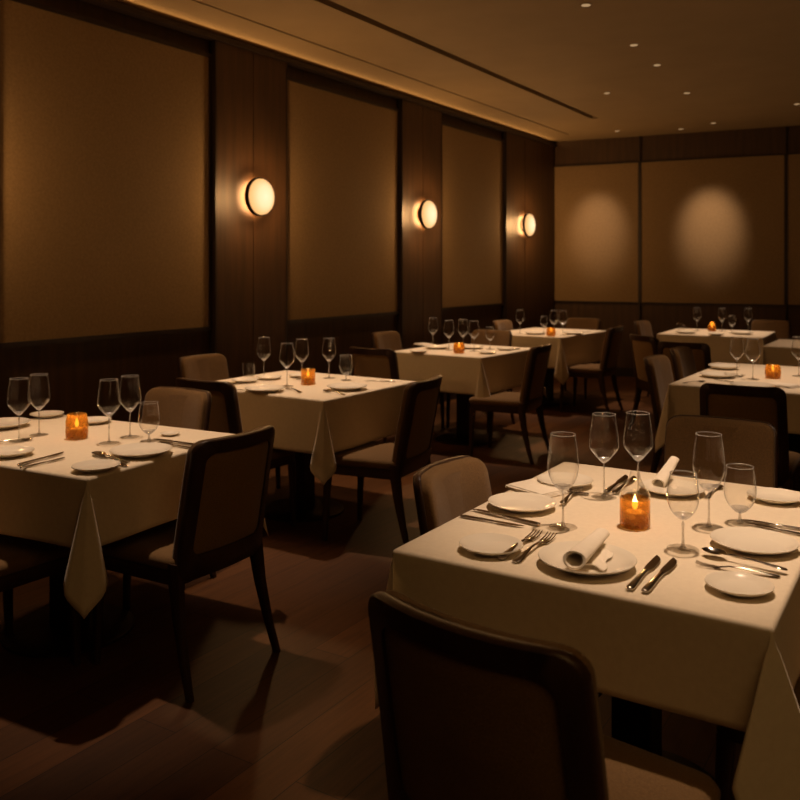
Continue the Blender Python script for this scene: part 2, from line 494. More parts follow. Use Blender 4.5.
TB = [
    (3.875, 2.345, .87, 1.14, .215, .32, 0, 'square dining table nearest the camera, under its white cloth', 'white tablecloth nearest the camera, filling the lower right'),
    (1.625, 2.215, 1.12, .84, .24, .30, R(4.5), 'square dining table at the left picture edge, under its cloth', 'white tablecloth of the front left table, cut by the left picture edge'),
    (1.345, 4.05, 1.05, .92, .29, .06, R(-1), 'second dining table along the left wall, under its cloth', 'white tablecloth on the second table along the left wall'),
    (1.18, 6.45, .86, .96, .30, .06, R(-3), 'third dining table along the left wall, under its cloth', 'white tablecloth on the third table along the left wall'),
    (0.99, 8.70, .88, 1.16, .32, .06, R(-4), 'farthest dining table along the left wall, under its cloth', 'white tablecloth on the farthest table along the left wall'),
    (3.80, 5.88, 1.16, 1.40, .23, .30, R(-1), 'long dining table on the right, behind the nearest table', 'white tablecloth on the long right table, behind the nearest one'),
    (2.56, 9.60, 1.04, .98, .29, .06, R(2), 'dining table standing before the back wall panels', 'white tablecloth on the table before the back wall'),
    (3.85, 8.60, 1.20, .90, .22, .2, 0, 'dining table half hidden between the long right table and back wall', 'white tablecloth half hidden behind the long right table'),
]
for q, tb in enumerate(TB): table(*tb, seed=q+3)

# ------------------------------------------------------------------ chairs
def rrect(w, h, r, n=6):
    """rounded rectangle outline, centre 0, list of (x, z); w, h half sizes"""
    pts = []
    for cx, cz, a0 in ((w-r, h-r, 0), (-(w-r), h-r, PI/2), (-(w-r), -(h-r), PI), (w-r, -(h-r), 1.5*PI)):
        for i in range(n+1):
            a = a0+PI/2*i/n; pts.append((cx+r*math.cos(a), cz+r*math.sin(a)))
    out = []                                   # subdivide the straight runs
    N = len(pts)
    for i in range(N):
        p, q = pts[i], pts[(i+1) % N]; d = math.dist(p, q)
        m_ = max(1, int(d/.045))
        for j in range(m_): out.append((p[0]+(q[0]-p[0])*j/m_, p[1]+(q[1]-p[1])*j/m_))
    return out

BZ0, BZ1 = .372, .865                          # bottom and top of the back frame
def back_map(x, z, off):
    """bend the flat back: x across, z height, off forward offset -> chair space"""
    t = (z-BZ0)/(BZ1-BZ0)
    yy = -.204 - .062*t - .02*t*t - .046*(1-(x/.215)**2)*min(1, .45+t)
    w = 1 - .04*t
    return (x*w, yy+off, z)

def make_chair():
    r = empty('dining_chair'); tag(r, None, 'chair', 'dark wood upholstered chairs around the tables')
    W, Hh = .212, (BZ1-BZ0)/2; zc = (BZ0+BZ1)/2
    out = rrect(W, Hh, .046); n = len(out)
    def inset(dx, dz0, dz1, rr):
        w = W-dx; h = (2*Hh-dz0-dz1)/2; c = (dz0-dz1)/2
        # same point count: scale the outline towards the inner rectangle
        return [(x/W*w, z/Hh*h+c) for x, z in out]
    inner = inset(.042, .088, .048, .03)
    def ring(pts, off): return [back_map(x, z+zc, off) for x, z in pts]
    def sh(pts, d): return [(x*(1-d/W), z*(1-d/Hh)) for x, z in pts]
    # wooden frame seen from behind
    bm = bmesh.new()
    R_ = [ring(sh(out, .004), -.014), ring(out, -.009), ring(out, .009), ring(sh(out, .004), .014), ring(inner, .014), ring(inner, -.014)]
    vs = [[bm.verts.new(p) for p in q] for q in R_]
    for a_, b2 in zip(vs, vs[1:]+vs[:1]):
        for k_ in range(n):
            j = (k_+1) % n; bm.faces.new((a_[k_], a_[j], b2[j], b2[k_]))
    auto_smooth(link('back_frame', bm, M['chair_wood'], r), 50)
    # fabric panel inside the frame, rear side
    def disc(name, rings, m):
        bm = bmesh.new(); vv = [[bm.verts.new(p) for p in q] for q in rings]
        for a_, b2 in zip(vs2 := vv, vv[1:]):
            for k_ in range(n):
                j = (k_+1) % n; bm.faces.new((a_[k_], a_[j], b2[j], b2[k_]))
        for e in (vv[0], vv[-1]):
            bm.faces.new(e)
        o = link(name, bm, m, r); auto_smooth(o, 60); return o
    def scl(pts, q): 
        cz = sum(p[1] for p in pts)/len(pts); return [(x*q, (z-cz)*q+cz) for x, z in pts]
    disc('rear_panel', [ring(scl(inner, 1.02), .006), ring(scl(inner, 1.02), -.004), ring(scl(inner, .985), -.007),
                        ring(scl(inner, .7), -.0085), ring(scl(inner, .35), -.009), ring(scl(inner, .03), -.009)], M['rear_fabric_brightened'])
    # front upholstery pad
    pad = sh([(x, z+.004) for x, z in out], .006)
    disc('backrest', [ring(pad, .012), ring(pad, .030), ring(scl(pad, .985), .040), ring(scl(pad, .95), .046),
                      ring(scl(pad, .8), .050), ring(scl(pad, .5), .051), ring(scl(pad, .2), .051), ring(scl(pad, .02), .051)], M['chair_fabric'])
    # seat cushion
    def seat_out(z, d):
        pts = []
        for x, y in rrect(.235, .225, .05):
            w = 1 - .07*(.5-y/.45)
            pts.append(((x*w)*(1-d/.235), y*(1-d/.225)+.005, z))
        return pts
    bm = bmesh.new()
    loft(bm, [seat_out(.412, .012), seat_out(.418, .003), seat_out(.440, 0), seat_out(.452, .006), seat_out(.459, .02), seat_out(.462, .06),
              seat_out(.464, .12), seat_out(.465, .2)])
    auto_smooth(link('seat', bm, M['chair_fabric'], r), 60)
    bm = bmesh.new()
    loft(bm, [seat_out(.362, .022), seat_out(.362, .012), seat_out(.366, .008), seat_out(.412, .008), seat_out(.412, .04)])
    auto_smooth(link('seat_frame', bm, M['chair_wood'], r), 45)
    # legs
    def leg(pts):
        bm = bmesh.new()
        rings = []
        for (x, y, z, hx, hy) in pts:
            c = .3
            q = [(hx, hy*(1-c)), (hx*(1-c), hy), (-hx*(1-c), hy), (-hx, hy*(1-c)), (-hx, -hy*(1-c)), (-hx*(1-c), -hy), (hx*(1-c), -hy), (hx, -hy*(1-c))]
            rings.append([(x+a_, y+b2, z) for a_, b2 in q])
        loft(bm, rings)
        auto_smooth(link('leg', bm, M['chair_wood'], r), 50)
    for s in (-1, 1):
        leg([(s*.205, .212, 0, .011, .012), (s*.203, .205, .2, .014, .016), (s*.200, .195, .37, .018, .021)])
    for s in (-1, 1):
        leg([(s*.222, -.285, 0, .011, .013), (s*.214, -.248, .12, .013, .016), (s*.206, -.216, .26, .016, .021),
             (s*.202, -.198, .38, .019, .026), (s*.202, -.194, .44, .019, .022)])
    return r
CH = Kind(make_chair)
def chair(bx, by, rz, label, sx=1.0):
    """bx, by: middle of the top of the backrest"""
    a = math.radians(rz); fx, fy = -math.sin(a), math.cos(a)
    CH.place((bx+.305*fx, by+.305*fy, 0), a, label, (sx, 1, 1))
CHAIRS = [
    (3.905, 1.265, -8, 'dark framed chair nearest the camera, seen from behind at the bottom', 1.09),
    (3.325, 2.235, -90, 'brown upholstered chair pushed against the left side of the nearest table', .9),
    (3.86, 3.50, 182, 'brown upholstered chair facing the camera behind the nearest table'),
    (4.66, 2.30, 90, 'chair at the right picture edge beside the nearest table'),
    (2.475, 2.285, 90, 'dark framed chair at the right side of the front left table'),
    (1.475, 2.97, 180, 'brown upholstered chair behind the front left table, facing the camera'),
    (1.70, 1.52, 0, 'chair at the lower left corner, only its seat in the picture'),
    (1.30, 3.26, 0, 'dark framed chair before the second table along the left wall, mostly hidden'),
    (0.37, 4.17, -90, 'brown upholstered chair at the wall side of the second left table'),
    (2.29, 3.94, 98, 'dark framed chair at the right side of the second table along the left wall'),
    (1.04, 5.22, 0, 'dark framed chair seen from behind in front of the third left table'),
    (0.25, 6.60, -90, 'brown upholstered chair at the wall side of the third left table'),
    (1.00, 7.36, 180, 'brown chair behind the third left table, seen through its glasses'),
    (2.03, 6.12, 95, 'dark framed chair at the right side of the third table along the left wall'),
    (0.40, 8.76, -90, 'brown upholstered chair at the wall side of the farthest left table'),
    (1.05, 9.68, 180, 'brown chair behind the farthest left table, facing the camera'),
    (1.86, 8.42, 92, 'dark framed chair at the right side of the farthest left table'),
    (1.76, 9.48, -92, 'brown upholstered chair at the left side of the table before the back wall'),
    (2.37, 7.47, -42, 'dark framed chair turned at an angle in the middle of the room'),
    (2.86, 6.93, -3, 'dark framed chair seen from behind, just past the far chair of the long right table'),
    (2.97, 10.42, 182, 'brown chair by the back wall, behind the table there'),
    (2.97, 5.70, -90, 'brown upholstered chair at the left side of the long right table, nearer of two'),
    (2.95, 6.42, -90, 'brown upholstered chair at the left side of the long right table, farther of two'),
    (3.74, 4.54, 2, 'dark framed chair seen from behind in front of the long right table'),
]
for c in CHAIRS: chair(*c)

# ------------------------------------------------------------------ glasses
def glass_thing(name, cat, group, bowl, foot_r, stem_top, z_foot=.004, solid_cone=True):
    """bowl: list of (r, z) from the lowest point up to the rim"""
    r = empty(name); tag(r, None, cat, group)
    th = .0011
    inner = [(max(.0006, rr-th), z+th*(1.6 if i < 3 else 0.6)) for i, (rr, z) in enumerate(bowl)]
    inner[-1] = (bowl[-1][0]-th, bowl[-1][1])
    bm = bmesh.new(); lathe(bm, bowl+list(reversed(inner)), 48)
    auto_smooth(link('bowl', bm, M['glass'], r), 80)
    z0 = bowl[0][1]
    bm = bmesh.new()
    prof = [(.009, .0042), (.0055, .009), (.0036, .018), (.0030, .030)]
    if z0 > .05: prof += [(.0028, z0-.022), (.0036, z0-.010)]
    prof += [(min(.006, bowl[1][0]*.5), z0-.002)]
    prof = [p for i, p in enumerate(prof) if i == 0 or p[1] >= prof[i-1][1]-.003]
    lathe(bm, prof, 20, cap0=True, cap1=True)
    kk = 10                                     # thick glass at the bottom of the bowl
    low = [(max(.0005, rr-.0014), z+.0010) for rr, z in bowl[:kk]]
    lathe(bm, low+[(low[-1][0]*.8, low[-1][1]-.003), (low[-1][0]*.45, low[-1][1]-.009), (.0005, low[-1][1]-.012)], 36, cap0=True, cap1=True)
    auto_smooth(link('stem', bm, M['solid_glass'], r), 80)
    rr, zz = bowl[-1]; bm = bmesh.new()
    lathe(bm, [(rr+.0002+.0011*math.cos(a), zz+.0004+.0011*math.sin(a)) for a in [2*PI*k/8 for k in range(9)]], 48)
    auto_smooth(link('rim', bm, M['solid_glass'], r), 80)
    bm = bmesh.new()
    lathe(bm, [(.001, .0005), (foot_r, .0005), (foot_r, .0016), (foot_r*.6, .0024), (.010, .0042), (.001, .0048)], 44)
    auto_smooth(link('foot', bm, M['glass'], r), 80)
    return r
def interp(pts, n):
    """smooth profile through pts (r, z), Catmull-Rom"""
    out = []
    P_ = [pts[0]]+pts+[pts[-1]]
    for i in range(1, len(P_)-2):
        p0, p1, p2, p3 = P_[i-1:i+3]
        for j in range(n):
            t = j/n
            out.append(tuple(.5*((2*p1[k])+(-p0[k]+p2[k])*t+(2*p0[k]-5*p1[k]+4*p2[k]-p3[k])*t*t+(-p0[k]+3*p1[k]-3*p2[k]+p3[k])*t**3) for k in (0, 1)))
    out.append(pts[-1]); return out
def mk_round(): return glass_thing('wine_glass', 'wine glass', 'rounded tulip wine glasses',
    interp([(.002, .098), (.016, .106), (.033, .128), (.0425, .162), (.0405, .205), (.0335, .257)], 6), .039, .1)
def mk_ang(): return glass_thing('wine_glass', 'wine glass', 'tall angular wine glasses',
    interp([(.002, .105), (.012, .112), (.028, .131), (.0435, .152), (.0455, .170), (.0415, .210), (.0345, .258)], 6), .039, .1)
def mk_small(): return glass_thing('wine_glass', 'wine glass', 'smaller wine glasses',
    interp([(.002, .074), (.015, .081), (.031, .100), (.0395, .128), (.0375, .160), (.0315, .192)], 6), .040, .07)
def mk_gob(): return glass_thing('water_goblet', 'water glass', 'short stemmed water goblets',
    interp([(.002, .026), (.016, .034), (.033, .054), (.0415, .082), (.040, .115), (.0345, .153)], 6), .034, .02)
def mk_tumbler():
    r = empty('tumbler'); tag(r, None, 'water glass', 'low clear tumblers')
    bm = bmesh.new(); lathe(bm, [(.001, .0005), (.034, .0005), (.037, .006), (.040, .085), (.0386, .085), (.0355, .010), (.001, .008)], 40)
    auto_smooth(link('bowl', bm, M['glass'], r), 50)
    return r
# ------------------------------------------------------------------ plates
def plate_maker(name, label_group, R0, h):
    def mk():
        bm = bmesh.new()
        p = [(.001, .002), (R0*.55, .002), (R0*.58, .0005), (R0*.62, .0005), (R0*.66, .004), (R0*.90, h-.006), (R0*.985, h-.002), (R0, h),
             (R0*.992, h+.0015), (R0*.96, h+.0008), (R0*.86, h-.004), (R0*.70, .0075), (R0*.62, .0055), (.001, .005)]
        lathe(bm, p, 64)
        o = link(name, bm, M['porcelain']); auto_smooth(o, 60); tag(o, None, 'plate', label_group); return o
    return mk
# ------------------------------------------------------------------ cutlery, built along +Y, handle end at -L/2
def flat_piece(bm, st, n_thick=True):
    """st: list of (y, half width, z centre, half thickness)"""
    rings = []
    for y, hw, z, ht in st:
        rings.append([(hw*math.cos(a), y, z+ht*math.sin(a)) for a in [2*PI*k/12 for k in range(12)]])
    loft(bm, rings)
def mk_knife():
    r = empty('knife'); tag(r, None, 'knife', 'silver table knives')
    bm = bmesh.new()
    flat_piece(bm, [(-.110, .003, .0045, .0025), (-.107, .0072, .0048, .0036), (-.095, .0085, .005, .0042), (-.06, .0070, .005, .004),
                    (-.02, .0055, .005, .0036), (.0, .0050, .005, .0032), (.006, .0065, .005, .003)])
    auto_smooth(link('handle', bm, M['silver'], r), 60)
    bm = bmesh.new()
    rings = []
    for y, x0, x1, t in [(.005, -.004, .004, .0012), (.015, -.0065, .0075, .001), (.03, -.0075, .0105, .0009), (.06, -.0075, .0115, .0008), (.085, -.007, .0095, .0008), (.100, -.0065, .004, .0007), (.110, -.006, -.004, .0005)]:
        rings.append([(x0, y, .005-t), (x1, y, .005-.0002), (x1, y, .005+.0002), (x0, y, .005+t)])
    loft(bm, rings); auto_smooth(link('blade', bm, M['silver'], r), 40)
    return r
def mk_fork():
    r = empty('fork'); tag(r, None, 'fork', 'silver table forks')
    bm = bmesh.new()
    flat_piece(bm, [(-.105, .004, .003, .0015), (-.100, .0095, .0035, .002), (-.085, .0100, .0045, .002), (-.05, .0060, .008, .002), (-.01, .0035, .0105, .0022), (.02, .0033, .0095, .0022),
                    (.035, .0060, .006, .0015), (.045, .0110, .0038, .0011), (.058, .0125, .0030, .0010)])
    auto_smooth(link('handle', bm, M['silver'], r), 60)
    for k in range(4):
        x = -.0105+.007*k
        bm = bmesh.new()
        rings = []
        for y, hw, z in [(.054, .0019, .003), (.07, .0017, .0033), (.088, .0014, .0055), (.103, .0008, .010)]:
            xx = x*(1 if y < .06 else 1.0)
            rings.append([(xx-hw, y, z-.0008), (xx+hw, y, z-.0008), (xx+hw, y, z+.0008), (xx-hw, y, z+.0008)])
        loft(bm, rings); link('tine', bm, M['silver'], r)
    return r
def mk_spoon():
    r = empty('spoon'); tag(r, None, 'spoon', 'silver table spoons')
    bm = bmesh.new()
    flat_piece(bm, [(-.100, .004, .003, .0015), (-.096, .0085, .0035, .002), (-.08, .0090, .0045, .002), (-.045, .0050, .007, .002), (0, .0032, .009, .0022), (.035, .0032, .0075, .0022), (.045, .005, .006, .0015)])
    auto_smooth(link('handle', bm, M['silver'], r), 60)
    bm = bmesh.new()
    N_, Mr = 28, 6
    def bowl(zo, sc):
        rr = []
        for q in range(1, Mr+1):
            f_ = q/Mr
            rr.append([(.0195*sc*f_*math.cos(2*PI*k/N_), .070+.030*sc*f_*math.sin(2*PI*k/N_), .0085-.0075*(1-f_*f_)+zo) for k in range(N_)])
        return rr
    lo = bowl(0, 1); up = bowl(.0009, .97)
    loft(bm, lo+list(reversed(up)))
    auto_smooth(link('bowl', bm, M['silver'], r), 60)
    return r
# ------------------------------------------------------------------ napkins
def mk_roll(tilt):
    def mk():
        r = empty('napkin'); tag(r, None, 'napkin', 'white rolled napkins on plates')
        bm = bmesh.new()
        rings = []
        L = .225 if tilt < .1 else .15; n = 40
        def rad(t): return .0245-.008*t
        N_ = 14
        for q in range(N_+1):
            t = q/N_; y = -L/2+L*t
            ring = []
            for k in range(n):
                a = 2*PI*k/n; rr = rad(t)*(1+.03*math.sin(3*a+2*t))
                ring.append((rr*math.cos(a)*1.08, y+(.010*math.sin(a) if q == 0 else 0), rad(t)*.72+rr*.72*math.sin(a)))
            rings.append(ring)
        inner = []
        for q in range(8):                      # the hollow seen from the large end
            t = q/10; y = -L/2+L*t
            inner.append([((rad(t)-.006)*math.cos(2*PI*k/n)*1.08, y+(.010*math.sin(2*PI*k/n) if q == 0 else 0), rad(t)*.72+(rad(t)-.006)*.72*math.sin(2*PI*k/n)) for k in range(n)])
        loft(bm, list(reversed(inner))+rings)
        ang = tilt
        bm.transform(Matrix.Translation((0, -L/2, 0)) @ Matrix.Rotation(ang, 4, 'X') @ Matrix.Translation((0, L/2, 0)))
        auto_smooth(link('napkin_roll', bm, M['napkin'], r), 60)
        # the loose end spread on the plate
        bm = bmesh.new(); nu, nv = 14, 14
        g_ = [[None]*(nv+1) for _ in range(nu+1)]
        for i in range(nu+1):
            for j in range(nv+1):
                u, v_ = i/nu, j/nv
                x = .012+.045*u*(1-.35*v_) + .005*math.sin(v_*9); y = (-.07+.125*v_ if tilt < .1 else -L/2+.012+(L-.045)*v_)+.008*math.sin(u*5)
                z = (-.0095 if tilt < .1 else .0022)+.006*(1-u)+.003*abs(math.sin(v_*8+u*3))*u
                g_[i][j] = bm.verts.new((x, y, z))
        for i in range(nu):
            for j in range(nv): bm.faces.new((g_[i][j], g_[i+1][j], g_[i+1][j+1], g_[i][j+1]))
        o = link('napkin_tail', bm, M['napkin'], r, True)
        md = o.modifiers.new('Thickness', 'SOLIDIFY'); md.thickness = .0022; md.offset = 1
        return r
    return mk
def mk_flat():
    bm = bmesh.new()
    for q in range(4):
        w, h = .062-.002*q, .085-.003*q
        z = .0008+.0032*q
        rings = [[(x, y, z_) for x, y in rrect(w-d_, h-d_, .008)] for z_, d_ in ((z, .002), (z+.0014, 0), (z+.0028, .002))]
        rings = [[(x+.004*math.sin(q*2.1+y*12), y, zz+.0012*math.sin(x*40)*0) for x, y, zz in r_] for r_ in rings]
        loft(bm, rings)
    o = link('napkin', bm, M['napkin']); auto_smooth(o, 50)
    tag(o, None, 'napkin', 'white napkins folded flat'); return o
def mk_dish():
    bm = bmesh.new(); R0 = .04
    lathe(bm, [(.001, .001), (R0*.6, .001), (R0*.9, .006), (R0, .010), (R0*.95, .0105), (R0*.8, .006), (R0*.5, .004), (.001, .0035)], 40)
    o = link('butter_dish', bm, M['porcelain']); auto_smooth(o, 60); tag(o, None, 'dish', 'small butter dishes'); return o
# ------------------------------------------------------------------ candles
HOLD = {
    'candle_bottle': [(.037, 0), (.0395, .003), (.0395, .076), (.0375, .076), (.0375, .008), (.001, .006)],
    'candle_tapered': [(.038, 0), (.042, .004), (.044, .03), (.043, .07), (.037, .098), (.035, .100), (.041, .068), (.042, .03), (.040, .008), (.001, .006)],
    'candle_straight': [(.040, 0), (.0425, .003), (.0425, .090), (.0405, .090), (.0405, .008), (.001, .006)],
    'candle_round': [(.036, 0), (.044, .006), (.048, .035), (.045, .065), (.036, .085), (.034, .084), (.043, .063), (.046, .035), (.042, .009), (.001, .007)],
    'candle_drop': [(.036, 0), (.044, .006), (.046, .03), (.034, .065), (.018, .100), (.016, .100), (.032, .063), (.044, .03), (.042, .009), (.001, .007)],
}
def candle(kind, x, y, label):
    t = empty('candle_holder', (x, y, TOPZ+.001)); tag(t, label, 'candle holder', 'amber glass candle holders on the tables')
    bm = bmesh.new(); lathe(bm, HOLD[kind], 48)
    auto_smooth(link('amber_cup', bm, M['amber'], t), 50)
    if kind == 'candle_bottle':
        bm = bmesh.new()
        lathe(bm, [(.0385, .0765), (.0385, .088), (.034, .098), (.024, .112), (.015, .130), (.0125, .146), (.0115, .146), (.0138, .130), (.0228, .112), (.033, .097), (.0373, .087), (.0373, .0765)], 48)
        o = link('clear_neck', bm, M['glass'], t); auto_smooth(o, 60); o['label'] = 'clear glass shoulder and neck above the amber cup'
    place = {'candle_bottle': 'inside the clear necked holder on the nearest table', 'candle_tapered': 'inside the holder on the front left table',
             'candle_straight': 'inside the holder on the second left table'}.get(kind, 'inside the ' + label.replace('candle holder', 'holder'))
    c = empty('votive_candle', (x, y, TOPZ+.0095)); tag(c, 'lit candle burning ' + place, 'candle', 'lit candles inside their holders')
    bm = bmesh.new(); lathe(bm, [(.026, 0), (.026, .030), (.023, .033), (.006, .031)], 28, cap0=True, cap1=True)
    auto_smooth(link('wax', bm, M['wax'], c))
    bm = bmesh.new(); lathe(bm, [(.001, .030), (.001, .039)], 8, cap0=True, cap1=True); link('wick', bm, M['wick'], c)
    bm = bmesh.new(); lathe(bm, [(.0008, .036), (.0060, .042), (.0082, .049), (.0066, .058), (.0032, .069), (.0005, .078)], 16, cap0=True, cap1=True)
    link('flame', bm, M['flame'], c, True)
    l = bpy.data.lights.new('candle_light', 'POINT'); l.energy = CANDLE_W; l.color = (1, .60, .25); l.shadow_soft_size = .008
    o = bpy.data.objects.new('candle_light', l); COL.objects.link(o); o.location = (x, y, TOPZ+.088)

